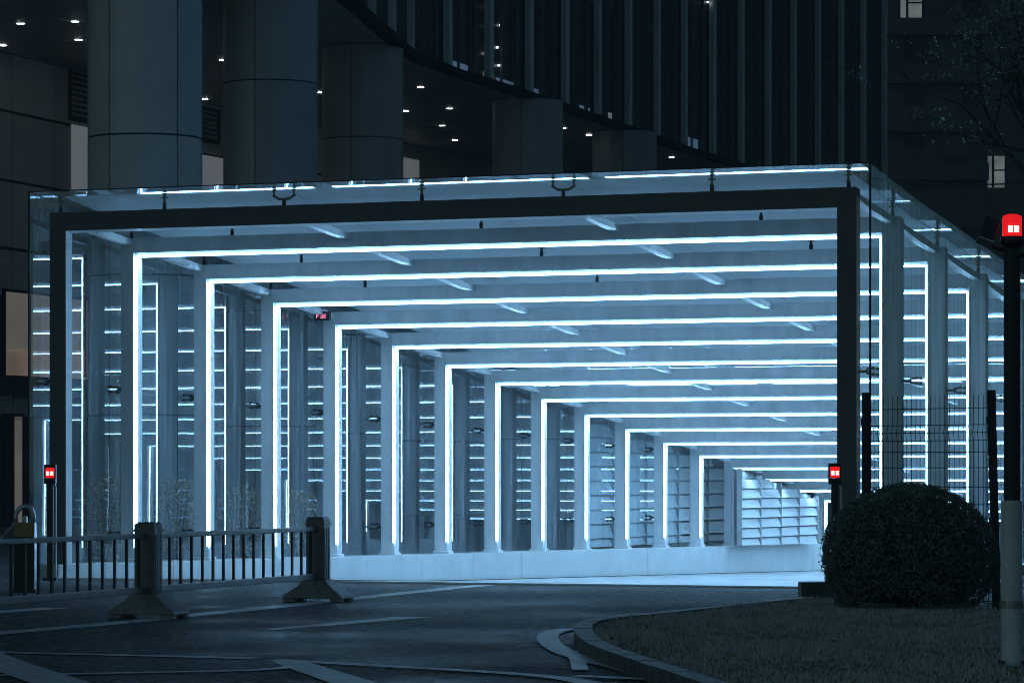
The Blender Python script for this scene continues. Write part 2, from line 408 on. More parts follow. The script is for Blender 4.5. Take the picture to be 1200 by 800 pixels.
# low walls carrying the side glass
def low_wall(u0, u1, label):
    t = thing('low_wall', label, 'low wall', O, -TH)
    edges = [-.35]+[VF[i]+1.1 for i in range(len(VF)-1)]+[46]
    for a, b in zip(edges[:-1], edges[1:]):
        m = MB()
        f = lambda v: floor_w(max(v, 0))-.05
        m.hexa([(u0,a+.005,f(a)),(u1,a+.005,f(a)),(u1,b-.005,f(b)),(u0,b-.005,f(b))], [(u0,a+.005,pl_top(max(a,0))),(u1,a+.005,pl_top(max(a,0))),(u1,b-.005,pl_top(b)),(u0,b-.005,pl_top(b))])
        m.build('stone_slab', M['plinth'], t, origin=(0,0,0), bevel=.008)
    m = MB(); c = .03
    m.hexa([(u0+c,-.3,-.05),(u1-c,-.3,-.05),(u1-c,46,-1.4),(u0+c,46,-1.4)], [(u0+c,-.3,.19),(u1-c,-.3,.19),(u1-c,46,-.25),(u0+c,46,-.25)])
    m.build('wall_core', M['seam'], t, origin=(0,0,0))
    m = MB(); ui = u1+.002 if u1 < 5 else u0-.06
    for k in range(20):
        a, b = .05+k*2.25, .05+(k+1)*2.25-.002
        m.hexa([(ui,a,floor_w(a)-.02),(ui+.058,a,floor_w(a)-.02),(ui+.058,b,floor_w(b)-.02),(ui,b,floor_w(b)-.02)], [(ui,a,floor_w(a)+.012),(ui+.058,a,floor_w(a)+.012),(ui+.058,b,floor_w(b)+.012),(ui,b,floor_w(b)+.012)])
    m.build('gutter', M['kerb_joint'], t, origin=(0,0,0))
low_wall(-.72, .07, 'pale stone low wall under the far left row of lit posts')
low_wall(W-.07, W+.72, 'pale stone low wall under the near glass side, behind the round bush')

# louvred screens deep in the ramp
def screen(u, v0, v1, rows, muls, label, tilt=.05, up=0.):
    t = thing('louvre_screen', label, 'louvre screen', O, -TH)
    top = lambda v: h_in(v)-.06+up
    bot = lambda v: pl_top(v)+.02
    m = MB()
    z_lo, z_hi = bot(v1), top(v0); hh = (z_hi-z_lo)/rows
    for k in range(rows):
        za, zb_ = z_lo+k*hh, z_lo+(k+.86)*hh
        for q in range(len(muls)-1):
            va, vb = muls[q]+.015, muls[q+1]-.015
            # the ceiling falls along v: stop the slat where it meets it
            vmax = (HIN-.06+up-zb_)/SL
            if vmax < va+.1: continue
            vb = min(vb, vmax)
            lo = [max(za, bot(v)) for v in (va, vb)]
            sg = random.uniform(-.012,.012)
            m.hexa([(u+tilt+sg,va,lo[0]),(u+tilt+.015+sg,va,lo[0]),(u+tilt+.015+sg,vb,lo[1]),(u+tilt+sg,vb,lo[1])], [(u-.02,va,zb_),(u-.005,va,zb_),(u-.005,vb,zb_),(u-.02,vb,zb_)])
    m.build('slats', M['slat'], t, origin=(0,0,0))
    for v in muls:
        m = MB(); m.box(u-.05, u+tilt+.03, v-.012, v+.012, bot(v), top(v)-.01); m.build('mullion', M['rail_metal'], t, origin=(0,0,0))
    m = MB(); m.hexa([(u-.2,v0,bot(v0)),(u-.12,v0,bot(v0)),(u-.12,v1,bot(v1)),(u-.2,v1,bot(v1))], [(u-.2,v0,top(v0)),(u-.12,v0,top(v0)),(u-.12,v1,top(v1)),(u-.2,v1,top(v1))])
    m.build('backing', M['concrete'], t, origin=(0,0,0))
screen(.33, 31.4, 37.6, 8, [31.4,32.9,34.5,36.0,37.6], 'white louvred wall standing clear of the glass at the ramp\'s far end')
screen(-.95, 24.0, 37, 10, [24,26.2,28.4,30.6,32.8,35,37], 'white louvred wall seen through the far left glass panes', up=.5)

# small red display under the roof
t = thing('sign', 'small red lit display hanging under the roof between left posts', 'sign', O, -TH)
v = VF[4]-.45
m = MB(); m.box(-.25, .05, v, v+.06, h_in(v)+.06, h_in(v)+.22); m.build('sign_box', M['black'], t, origin=(0,0,0))
m = MB(); m.tube([(-.1, v+.03, h_in(v)+.22), (-.1, v+.03, roof(v)-.02)], .012, 6); m.build('hanger', M['fitting'], t, origin=(0,0,0))
m = MB(); z = h_in(v)+.10
def seg(x, segs):
    w_, hh, tt = .045, .035, .012
    for sg in segs:
        if sg == 't': m.box(x, x+w_, v-.006, v-.001, z+2*hh-tt, z+2*hh)
        if sg == 'm': m.box(x, x+w_, v-.006, v-.001, z+hh-tt/2, z+hh+tt/2)
        if sg == 'b': m.box(x, x+w_, v-.006, v-.001, z, z+tt)
        if sg == 'l': m.box(x, x+tt, v-.008, v-.002, z+.001, z+2*hh-.001)
        if sg == 'r': m.box(x+w_-tt, x+w_, v-.008, v-.002, z+.001, z+2*hh-.001)
seg(-.20, 'tml'); seg(-.125, 'mbr'); seg(-.06, 'tmlb')
m.build('lit_marks', M['redtext'], t, origin=(0,0,0))

# ------------------------------------------------------------------ tower on round columns
TZ = 14.7
tw = thing('tower_building', 'dark office tower with fins, standing on huge round columns behind the canopy', 'building', (-4,105,0))
COLS = [(170,75,1.24),(317,91,1.24),(425,106,1.25),(618.5,121,1.24),(732,132,1.24)]
seam_deg = [(-122, -52),( -105,),(-104,),(-100,),(-96,)]
for (px, D, R), sd in zip(COLS, seam_deg):
    X = (px-CX)/F*D
    a0 = math.radians(sd[0]); brk = [a0+2*PI*k/5 for k in range(5)] if len(sd) == 2 else [a0+2*PI*k/4 for k in range(4)]
    rings = [-.05, 2.85, 5.85, 8.85, 11.85, TZ-.02]
    m = MB()
    for zb, zt in zip(rings[:-1], rings[1:]):
        for k in range(len(brk)):
            s0 = brk[k]+.012; s1 = (brk[(k+1) % len(brk)] if k+1 < len(brk) else brk[0]+2*PI)-.012
            m.cm = random.randrange(3); n = 14; vs = []; fs = []
            for j in range(n+1):
                a = s0+(s1-s0)*j/n
                for r, zz in ((R-.05,zb+.02),(R,zb+.02),(R,zt-.02),(R-.05,zt-.02)): vs.append((X+r*math.cos(a), D+r*math.sin(a), zz))
            for j in range(n):
                for q in range(4): fs.append((j*4+q, j*4+4+q, j*4+4+(q+1)%4, j*4+(q+1)%4))
            fs += [(0,1,2,3), tuple(n*4+q for q in (3,2,1,0))]
            m.add(vs, fs)
    col = m.build('column', [M['column'], M['column_b'], M['column_c']], tw, smooth=False)
    m = MB(); m.lathe((X,D,0), [(R-.045,0),(R-.045,TZ-.02)], 32); m.build('seam_core', M['seam'], col, origin=tw.location)
# facade edge, parallel to the canopy further back
EDGE = [(-7.9,70),(-5.9,86),(-4.55,97),(-3.95,102.5),(-3.3,108.4),(-1.9,113.3),(.1,118.8),(1.95,124.3),(4.45,132),(7.2,140.5),(18.4,170.5)]
WALL = [(-24,86),(-15.8,107),(-10.9,121.5),(-2.8,139.6),(10,168),(19.5,190)]
def epos(poly, s):
    for (x0,y0),(x1,y1) in zip(poly[:-1], poly[1:]):
        L_ = math.hypot(x1-x0, y1-y0)
        if s <= L_: return Vector((x0+(x1-x0)*s/L_, y0+(y1-y0)*s/L_, 0)), Vector(((x1-x0)/L_, (y1-y0)/L_, 0))
        s -= L_
    return Vector((x1,y1,0)), Vector(((x1-x0)/L_, (y1-y0)/L_, 0))
def elen(poly): return sum(math.hypot(b[0]-a[0], b[1]-a[1]) for a, b in zip(poly[:-1], poly[1:]))
# soffit
m = MB()
n = 24; Le, Lw = elen(EDGE), elen(WALL)
pe = [epos(EDGE, Le*k/n)[0] for k in range(n+1)]; pw = [epos(WALL, Lw*k/n)[0] for k in range(n+1)]
for k in range(n):
    for j in range(3):
        lo, hi = j/3, (j+1)/3
        P = [pe[k].lerp(pw[k],lo), pe[k+1].lerp(pw[k+1],lo), pe[k+1].lerp(pw[k+1],hi), pe[k].lerp(pw[k],hi)]
        c = sum(P, Vector())/4
        P = [c+(p-c)*.985 for p in P]
        m.hexa([Vector((p.x,p.y,TZ)) for p in P], [Vector((p.x,p.y,TZ+.05)) for p in P])
m.build('soffit', M['soffit'], tw)
m = MB()
for k in range(n): m.quad(*[Vector((p.x,p.y,TZ+.045)) for p in (pe[k],pe[k+1],pw[k+1],pw[k])])
m.build('soffit_backing', M['seam'], tw)
# fascia band and glazing above the edge
def strip_wall(mb, poly, z0_, z1_, thick=.12, off=0.):
    for (x0,y0),(x1,y1) in zip(poly[:-1], poly[1:]):
        d_ = Vector((x1-x0, y1-y0, 0)).normalized(); nn = Vector((d_.y, -d_.x, 0))
        a = Vector((x0,y0,0))+nn*off; b = Vector((x1,y1,0))+nn*off
        c_, e_ = b-nn*thick, a-nn*thick
        mb.hexa([Vector((p.x,p.y,z0_)) for p in (a,b,c_,e_)], [Vector((p.x,p.y,z1_)) for p in (a,b,c_,e_)])
m = MB(); strip_wall(m, EDGE, TZ-.06, TZ+.16, .4, .32); m.build('fascia', M['seam'], tw)
m = MB(); strip_wall(m, EDGE, TZ+.17, 44, .1, 0); m.build('glazing', M['bglass'], tw)
for zz in (18.9, 23.1, 27.3):
    m = MB(); strip_wall(m, EDGE, zz, zz+.5, .05, .06); m.build('floor_band', M['louvre'], tw)
# end return of the tower
xe, ye = EDGE[-1]; xw, yw = WALL[-1]
m = MB(); strip_wall(m, [(xe,ye),(xe+1.0,ye+20)], 0, 44, .2, 0); m.build('end_glazing', M['bglass'], tw)
# vertical fins
s = 14.0; k = 0
while s < Le:
    P, d_ = epos(EDGE, s); nn = Vector((d_.y, -d_.x, 0))
    big = (k % 3 == 0)
    w_, dp = (.4, .2) if big else (.07, .08)
    if not big and k % 3 == 2: w_, dp = .10, .12
    m = MB()
    a = P+nn*.06-d_*w_/2; b = P+nn*.06+d_*w_/2
    q = [a+nn*dp, b+nn*dp, b, a]
    zt = 44 if big else 43.5
    m.hexa([Vector((p.x,p.y,TZ+.2)) for p in q], [Vector((p.x,p.y,zt)) for p in q])
    m.build('fin' if big else 'mullion', M['fin'] if big else M['fin_dark'], tw)
    s += 4.08/3; k += 1
# inner wall of the undercroft with panel joints
def ray_wall(px, poly=WALL, off=0.):
    dx = (px-CX)/F
    for (x0,y0),(x1,y1) in zip(poly[:-1], poly[1:]):
        # x0+t(x1-x0) = dx*(y0+t(y1-y0))
        den = (x1-x0)-dx*(y1-y0)
        if abs(den) < 1e-9: continue
        t_ = (dx*y0-x0)/den
        if -1e-6 <= t_ <= 1+1e-6:
            d_ = Vector((x1-x0,y1-y0,0)).normalized(); nn = Vector((d_.y,-d_.x,0))
            return Vector((x0+t_*(x1-x0), y0+t_*(y1-y0), 0)), d_, nn
def zat(py, Y): return HC+(HY-py)/F*Y
wm = MB(); s = 0.
while s < Lw-.1:
    P, d_ = epos(WALL, s+.02); Q, _ = epos(WALL, min(s+2.9, Lw)-.02)
    d_ = (Q-P).normalized(); nn = Vector((d_.y,-d_.x,0))
    for zb, zt in ((0,2.95),(3,5.95),(6,8.6),(8.65,10.7),(10.75,12.85),(12.9,TZ-.02)):
        q = [P+nn*.05, Q+nn*.05, Q-nn*.05, P-nn*.05]; wm.cm = random.randrange(2)
        wm.hexa([Vector((p.x,p.y,zb+.02)) for p in q], [Vector((p.x,p.y,zt-.02)) for p in q])
    s += 2.9
wm.build('wall_panels', [M['panel'], M['panel_b']], tw)
m = MB(); strip_wall(m, WALL, 0, TZ, .06, .02); m.build('wall_backing', M['seam'], tw)
def wall_rect(name, px0, px1, py0, py1, mat, off=.09, th=.05, frame=True):
    A, d_, nn = ray_wall(px0); B, _, _ = ray_wall(px1)
    Y = (A.y+B.y)/2; zt, zb = zat(py0, Y), zat(py1, Y)
    q = [A+nn*off, B+nn*off, B+nn*(off-th), A+nn*(off-th)]
    m = MB()
    if name == 'louvre':
        n_ = max(6, int((zt-zb)/.16))
        for k in range(n_):
            z_ = zb+(zt-zb)*k/n_
            m.hexa([p+Vector((0,0,z_))+(nn*.05 if j < 2 else Vector()) for j, p in enumerate(q)], [p+Vector((0,0,z_+.09)) for p in q])
    else: m.hexa([Vector((p.x,p.y,zb)) for p in q], [Vector((p.x,p.y,zt)) for p in q])
    o = m.build(name, mat, tw)
    if frame:
        m = MB(); w_ = .09; L_ = (B-A).length; dd = (B-A).normalized()
        for s0, s1, z0_, z1_ in ((-w_,L_+w_,zt,zt+w_),(-w_,L_+w_,zb-w_,zb),(-w_,0,zb,zt),(L_,L_+w_,zb,zt)):
            p0, p1 = A+dd*s0, A+dd*s1
            q = [p0+nn*(off+.03), p1+nn*(off+.03), p1+nn*.04, p0+nn*.04]
            m.hexa([Vector((p.x,p.y,z0_)) for p in q], [Vector((p.x,p.y,z1_)) for p in q])
        m.build('frame', M['seam'], o, origin=tw.location)
    return o
wall_rect('louvre', 80, 104, 83, 140, M['louvre']); wall_rect('louvre', 235, 253, 130, 165, M['louvre'])
wall_rect('window', 82, 110, 149, 226, M['pale'], frame=False); wall_rect('window', 235, 263, 184, 222, M['pale'], frame=False)
wall_rect('window', 466, 489, 186, 214, M['pale'], frame=False)
b1 = wall_rect('window', 3, 101, 347, 442, M['beige'])
A, d_, nn = ray_wall(3); B, _, _ = ray_wall(101)
m = MB()
zA = lambda py, P: zat(py, P.y)
q = [A+nn*.12, B+nn*.12, B+nn*.1, A+nn*.1]
m.hexa([Vector((p.x,p.y,zat(440,P.y))) for p, P in zip(q,(A,B,B,A))], [Vector((p.x,p.y,zat(411,P.y))) for p, P in zip(q,(A,B,B,A))])
m.build('lit_interior', M['beige2'], b1, origin=tw.location)
m = MB()
for f_ in (.0,.33,.66,1.):
    P = A.lerp(B, f_); m.box(P.x-.05, P.x+.05, P.y-.4, P.y-.32, zat(442,P.y), zat(347,P.y))
m.build('mullions', M['seam'], b1, origin=tw.location)
# ground floor shopfront and doors
for a, b in ((-20,4),(6,24),(27,60),(62,100),(103,135),(150,190),(215,250)):
    wall_rect('shopfront_pane', a, b, 492, 612, M['bglass'])
wall_rect('door', 12, 22, 488, 612, M['beige'], off=.12, frame=True)
wall_rect('door_panel', 2, 8, 488, 612, M['louvre'], off=.12, frame=True)
# canopy beam line of dark over the doors
wall_rect('door_hood', -30, 300, 452, 470, M['black'], off=.5, th=.4, frame=False)
# soffit downlights
for px, py in ((24,27.5),(88,25),(92,46.5),(-14,45),(261,70),(374,108),(493,102),(475,130),(527,127),(518,147),(533,164),(787,184),(3,53),(240,116),(690,158),(660,150),(450,150),(300,92),(130,60),(200,84)):
    Y = F*(TZ-HC)/(HY-py)
    P = at(px, py, Y)
    m = MB(); m.tube([(P.x,P.y,TZ-.010),(P.x,P.y,TZ+.0)], .145, 16); o = m.build('downlight', M['black'], tw)
    m = MB(); m.tube([(P.x,P.y,TZ-.022),(P.x,P.y,TZ-.012)], .115, 16); m.build('lamp', M['down'], o, origin=tw.location)
# lit panes low in the facade
def edge_rect(px0, px1, py0, py1, mat):
    r = ray_wall(px0, EDGE); r2 = ray_wall(px1, EDGE)
    if not r or not r2: return
    A, d_, nn = r; B = r2[0]; Y = (A.y+B.y)/2
    q = [A+nn*.04, B+nn*.04, B-nn*.02, A-nn*.02]
    m = MB(); zb, zt = max(TZ+.18, zat(py1, Y)), zat(py0, Y)
    m.hexa([Vector((p.x,p.y,zb)) for p in q], [Vector((p.x,p.y,zt)) for p in q]); m.build('lit_pane', mat, tw)
edge_rect(528,547,74,92,M['bluepane']); edge_rect(581,601,94,110,M['bluepane']); edge_rect(566,578,86,98,M['beige']); edge_rect(679,690,125,140,M['bluepane'])
edge_rect(710,716,132,148,M['pale']); edge_rect(804,817,162,182,M['bluepane']); edge_rect(622,630,104,118,M['bluepane'])
for px, py in ((573,8),(574,31),(585,30),(568,63),(583,77),(581,56),(828,3),(531,84),(582,98)):
    r = ray_wall(px, EDGE); P = r[0]+r[2]*.05; z = zat(py, P.y)
    m = MB(); m.box(P.x-.045, P.x+.045, P.y-.08, P.y-.01, z-.035, z+.035); m.build('room_lamp', M['roomlamp'], tw)

# dark apartment block at the right
ap = thing('apartment_building', 'very dark apartment block with two lit windows, far right behind the tower', 'building', (28,215,0))
m = MB(); m.box(18, 75, 215, 240, 0, 70); m.build('wall', M['apt'], ap)
Yb = 215
for zz in range(2, 68, 3):
    for x0_, x1_ in ((23.2, 29.6),(33.5, 40)):
        m = MB(); m.box(x0_, x1_, Yb-.5, Yb-.01, zz, zz+.14); m.box(x0_, x1_, Yb-.5, Yb-.44, zz+.15, zz+1.05)
        m.build('balcony', M['apt'], ap) if zz < 45 else None
def apt_win(px0, px1, py0, py1, mat):
    P, Q = at(px0,py1,Yb), at(px1,py0,Yb)
    m = MB(); m.box(P.x, Q.x, Yb-.06, Yb-.01, P.z, Q.z); o = m.build('window', mat, ap)
    m = MB(); w_ = .1
    m.box(P.x-w_, P.x-.002, Yb-.12, Yb-.005, P.z-w_, Q.z+w_); m.box(Q.x+.002, Q.x+w_, Yb-.12, Yb-.005, P.z-w_, Q.z+w_)
    mx_ = P.x+(Q.x-P.x)*.32; mz = P.z+(Q.z-P.z)*.55
    m.box(mx_-.07, mx_+.07, Yb-.12, Yb-.062, P.z, Q.z); m.box(mx_+.072, Q.x, Yb-.12, Yb-.062, mz-.04, mz+.04)
    m.build('window_frame', M['black'], o, origin=ap.location)
apt_win(1055,1080,-12,23,M['aptwin']); apt_win(1157,1177,183,220,M['aptwin'])
for px, py in ((1062,60),(1130,60),(1062,110),(1130,110),(1062,160),(1130,15),(1110,200),(1070,210)):
    apt_win(px, px+18, py-16, py+12, M['bglass'])
# balcony plants that catch a little light
def leaf_cloud(mb, c, r, n, size, flat=1.):
    for _ in range(n):
        while True:
            p = Vector((random.uniform(-1,1),random.uniform(-1,1),random.uniform(-1,1)))
            if p.length <= 1: break
        p = Vector((c[0]+p.x*r[0], c[1]+p.y*r[1], c[2]+p.z*r[2]))
        leaf(mb, p, size*random.uniform(.6,1.3))
def leaf(mb, p, sz, nrm=None):
    a = Vector((random.gauss(0,1),random.gauss(0,1),random.gauss(0,1))).normalized()
    b = (Vector((random.gauss(0,1),random.gauss(0,1),random.gauss(0,1))) if nrm is None else nrm+Vector((random.gauss(0,.5),random.gauss(0,.5),random.gauss(0,.5)))).cross(a)
    if b.length < 1e-4: return
    b.normalize(); b *= sz*.42; a *= sz
    mb.add([p-a*.5, p+b*.8-a*.05, p+a*.5, p-b*.8-a*.05], [(0,1,2,3)])
palel = surf('pale_leaf', (.30,.33,.30), .4, var=.6, scale=4)
for (px, py, w_), lab in zip(((1088,66,34),(1098,90,42),(1080,134,36),(1122,16,26)), ('trailing plants on the highest lit-edged balcony below the top window','widest pale tangle of balcony plants on the dark block','lowest balcony plants on the dark block, above the canopy corner','few pale balcony leaves beside the top lit window')):
    P = at(px, py, Yb-.8)
    m = MB(); leaf_cloud(m, (P.x,P.y,P.z), (w_*.5*Yb/F,.3,.35), 90, .26)
    tag(m.build('balcony_plant', palel, None, origin=tuple(P)), lab, 'plant', 'plants on the balconies of the dark block')

# ------------------------------------------------------------------ island, kerb, road paint
KT = .13
outer_px = [(938,699),(870,706),(800,713),(740,719),(700,723.5),(684,726),(676,729),(672,734),(674,742),(684,750),(700,758.5),(733,769.5),(797,790.5),(860,812),(960,850)]
outer = [gnd(x,y,KT) for x,y in outer_px]
def smooth_poly(P, it=2):
    for _ in range(it):
        Q = [P[0]]
        for a, b in zip(P[:-1], P[1:]): Q += [a.lerp(b,.25), a.lerp(b,.75)]
        P = Q+[P[-1]]
    return P
outer = smooth_poly(outer)
def offset_poly(P, d):
    R = []
    for i, p in enumerate(P):
        t_ = (P[min(i+1,len(P)-1)]-P[max(i-1,0)]).normalized(); R.append(p+Vector((t_.y*-1, t_.x, 0))*d)
    return R
inner = offset_poly(outer, .17)
# kerb stones laid end to end
t = thing('kerb', 'curved pale kerb stones edging the dark lawn', 'kerb', (outer[10].x, outer[10].y, 0)); t['kind'] = 'structure'
acc = 0; start = 0
cum = [0]
for a, b in zip(outer[:-1], outer[1:]): cum.append(cum[-1]+(b-a).length)
def on(P, s):
    for i in range(len(cum)-1):
        if s <= cum[i+1]+1e-9: return P[i].lerp(P[i+1], (s-cum[i])/max(1e-9, cum[i+1]-cum[i]))
    return P[-1]
s = 0
km = []
while s < cum[-1]-.05:
    e = min(s+.8, cum[-1]); n = 4
    m = MB()
    for k in range(n):
        a, b = s+.011+(e-s-.022)*k/n, s+.011+(e-s-.022)*(k+1)/n
        q = [on(outer,a), on(outer,b), on(inner,b), on(inner,a)]
        dzk = random.uniform(-.004,.004) if k == 0 else dzk
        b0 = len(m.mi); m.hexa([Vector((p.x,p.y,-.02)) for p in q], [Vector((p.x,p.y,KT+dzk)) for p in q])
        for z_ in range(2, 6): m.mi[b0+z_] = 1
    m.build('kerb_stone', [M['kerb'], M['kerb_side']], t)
    s = e
# lawn
far_px = [(938,699),(1010,698),(1100,703),(1200,706),(1320,708)]
lawn = [p for p in inner]+[gnd(1400,870,KT-.03), gnd(1400,716,KT-.03), gnd(1180,716,KT-.03), gnd(1060,708,KT-.03)]
lawn = [Vector((p.x,p.y,KT-.03)) for p in lawn]
m = MB(); m.add(lawn, [tuple(range(len(lawn)))]); 
lo = m.build('lawn_soil', M['soil']); struct(lo)
me = lo.data
if me.polygons[0].normal.z < 0: me.flip_normals()
def inside(x, y, P):
    r = False; j = len(P)-1
    for i in range(len(P)):
        if (P[i].y > y) != (P[j].y > y) and x < (P[j].x-P[i].x)*(y-P[i].y)/(P[j].y-P[i].y)+P[i].x: r = not r
        j = i
    return r
m = MB()
xs = [p.x for p in lawn]; ys = [p.y for p in lawn]
cnt = 0
while cnt < 42000:
    x = random.uniform(min(xs), min(max(xs), 6.6)); y = random.uniform(min(ys), max(ys))
    if (x/y)*F+CX > 1215 or not inside(x, y, lawn): continue
    cnt += 1
    hgt = random.uniform(.02,.055)*(1+.5*math.sin(x*2.1)*math.sin(y*1.3)); a = random.uniform(0,2*PI); w_ = random.uniform(.004,.009)
    dx, dy = math.cos(a)*w_, math.sin(a)*w_; lx, ly = random.gauss(0,.02), random.gauss(0,.02)
    m.add([(x-dx,y-dy,KT-.03),(x+dx,y+dy,KT-.03),(x+lx,y+ly,KT-.03+hgt)], [(0,1,2)])
m.cm = 1
for _ in range(160):
    x = random.uniform(min(xs), 6.2); y = random.uniform(min(ys), max(ys))
    if (x/y)*F+CX > 1215 or not inside(x, y, lawn): continue
    leaf(m, Vector((x, y, KT+.015)), random.uniform(.03,.07), Vector((0,0,1)))
o = m.build('grass', [M['grass'], M['brownleaf']]); tag(o, 'short dry dark grass covering the kerbed island', 'grass', kind='stuff')
# pale pavement behind the bush
pv = [gnd(985,700),gnd(1400,716),gnd(1400,690),gnd(985,689)]
m = MB(); m.add([Vector((p.x,p.y,.006)) for p in pv], [(0,1,2,3)]); struct(m.build('pavement', M['pave']))

def paint(pts, wd, name='road_marking'):
    P = [gnd(x,y) for x,y in pts]
    if len(P) > 2: P = smooth_poly(P, 2)
    if not hasattr(wd, '__len__'): wd = [wd, wd]
    A, B = [], []; n = len(P)
    for i, p in enumerate(P):
        t_ = (P[min(i+1,n-1)]-P[max(i-1,0)]).normalized(); nn = Vector((-t_.y,t_.x,0)); w_ = (wd[0]+(wd[1]-wd[0])*i/(n-1))/2
        A.append(p+nn*w_); B.append(p-nn*w_)
    return A, B
ML = 0
def mark(pts, wd):
    global ML
    wd = [q*1.3 for q in wd] if hasattr(wd, '__len__') else wd*1.3
    A, B = paint(pts, wd); m = MB(); z = .004+.0015*ML; ML += 1
    for i in range(len(A)-1): m.quad(*[Vector((p.x,p.y,z)) for p in (B[i],B[i+1],A[i+1],A[i])])
    o = m.build('road_marking', M['mark']); struct(o)
mark([(-60,722),(0,716.5),(66,712)], .28)
mark([(-80,750),(0,741.5),(140,730),(222,721),(340,709.5),(415,701),(500,692),(567,685.5)], .26)
mark([(315,738),(400,730.5),(485,723)], [.14,.34])
mark([(-60,761),(0,765),(100,767),(300,772)], .16)
mark([(-60,793),(52,791),(200,788),(308,786),(350,781)], .12)
mark([(322,774),(400,778.5),(520,785),(647,793),(700,803),(760,815)], .16)
mark([(338,776),(370,787),(420,803),(470,820)], [.2,.3])
mark([(-60,752),(0,778),(72,802),(110,815)], .32)
mark([(671,738),(652,740),(640,746),(645,756),(662,766),(690,775),(733,785),(800,803),(860,822)], .16)
mark([(668,764),(676,772),(680,787)], .1)
mark([(672,794),(712,795.5),(760,798)], .14)
mark([(730,675.0),(800,671),(840,669)], .12) if False else None

# ------------------------------------------------------------------ road railing
P1, P2 = gnd(174,724), gnd(373,704.5)
rd = (P2-P1); step = rd.length; rdir = rd.normalized()
rl = thing('road_railing', 'low dark grey metal road railing with square posts, in front of the canopy\'s left half', 'railing', (P1.x,P1.y,0), math.atan2(rdir.y, rdir.x))
def rpost(x):
    m = MB(); hw = .115
    m.box(x-hw, x+hw, -hw, hw, .20, 1.0)
    # ribbed face, cap
    for k in (-1, 0, 1): m.box(x+hw, x+hw+.006, k*.065-.022, k*.065+.022, .24, .9)
    for k in (-1, 0, 1): m.box(x+k*.065-.022, x+k*.065+.022, -hw-.006, -hw, .24, .9)
    po = m.build('post', M['rail_post'], rl, origin=(0,0,0), bevel=.01)
    m = MB(); m.box(x-hw-.012, x+hw+.012, -hw-.012, hw+.012, .93, .955)
    m.hexa([(x-hw,-hw,1.0),(x+hw,-hw,1.0),(x+hw,hw,1.0),(x-hw,hw,1.0)], [(x-hw+.03,-hw+.03,1.03),(x+hw-.03,-hw+.03,1.03),(x+hw-.03,hw-.03,1.03),(x-hw+.03,hw-.03,1.03)])
    m.build('cap', M['rail_post'], po, origin=(0,0,0))
    m = MB()
    # flared foot, arched underneath along the road and across it
    top = [(x-.145,-.145,.27),(x+.145,-.145,.27),(x+.145,.145,.27),(x-.145,.145,.27)]
    mid = [(x-.17,-.20,.20),(x+.17,-.20,.20),(x+.17,.20,.20),(x-.17,.20,.20)]
    low = [(x-.22,-.37,.085),(x+.22,-.37,.085),(x+.22,.37,.085),(x-.22,.37,.085)]
    bas = [(x-.225,-.385,.045),(x+.225,-.385,.045),(x+.225,.385,.045),(x-.225,.385,.045)]
    m.add(bas+low+mid+top, [(3,2,1,0)]+[(r*4+k, r*4+(k+1)%4, r*4+4+(k+1)%4, r*4+4+k) for r in range(3) for k in range(4)]+[(12,13,14,15)])
    for sx in (-1, 1):
        for sy in (-1, 1): m.box(x+sx*.16-.055, x+sx*.16+.055, sy*.30-.075, sy*.30+.075, 0, .045)
    m.build('foot', M['foot'], po, origin=(0,0,0), bevel=.008)
def rpanel(x0, x1, nb):
    m = MB(); m.box(x0+.116, x1-.116, -.03, .03, .855, .91); m.build('top_rail', M['rail_metal'], rl, origin=(0,0,0), bevel=.008)
    m = MB(); m.box(x0+.116, x1-.116, -.025, .025, .27, .345); m.build('bottom_rail', M['rail_metal'], rl, origin=(0,0,0), bevel=.008)
    for k in range(nb):
        x = x0+.116+(x1-x0-.232)*(k+.5)/nb
        m = MB(); m.box(x-.018, x+.018, -.012, .012, .345, .855); m.build('baluster', M['black'], rl, origin=(0,0,0))
for k in (-2,-1,0,1): rpost(k*step)
for k in (-2,-1,0): rpanel(k*step, (k+1)*step, 16)

# ------------------------------------------------------------------ red warning lamps on thin posts
def beacon_post(loc, label):
    t = thing('beacon_post', label, 'beacon', loc, 0, 'red lamps on thin posts by the front portal')
    m = MB(); m.box(-.1, .1, -.1, .1, 0, .05); m.tube([(0,0,.05),(0,0,1.42)], .05, 12); m.build('post', M['black'], t, origin=(0,0,0), bevel=.006)
    m = MB(); m.tube([(.085,-.04,.05),(.085,-.04,1.36),(.07,-.03,1.40),(.03,-.01,1.40)], .016, 8); m.build('conduit', M['hood'], t, origin=(0,0,0))
    m = MB(); m.box(-.085,.085,-.075,.075,1.42,1.50); m.box(-.085,.085,.03,.075,1.501,1.70); m.box(.068,.085,-.06,.029,1.501,1.7); m.box(-.085,-.068,-.06,.029,1.501,1.7); m.box(-.085,.085,-.075,.029,1.66,1.7)
    h = m.build('housing', M['black'], t, origin=(0,0,0))
    m = MB(); m.box(-.066,.066,-.07,.028,1.503,1.655); m.build('red_lens', M['red'], t, origin=(0,0,0), bevel=.02)
    m = MB()
    for k in (-1,1): m.box(k*.03-.022,k*.03+.022,-.078,-.071,1.54,1.60)
    m.build('lamp_core', M['redcore'], t, origin=(0,0,0))
    return t
pA = at(59,560,50.6); b1_ = beacon_post((pA.x,50.6,0), 'red lamp on a thin dark post before the far left portal post')
pB = at(978,560,46.2); dup(b1_, (pB.x,46.2,0), 0, 'red lamp on a thin dark post just left of the round bush')

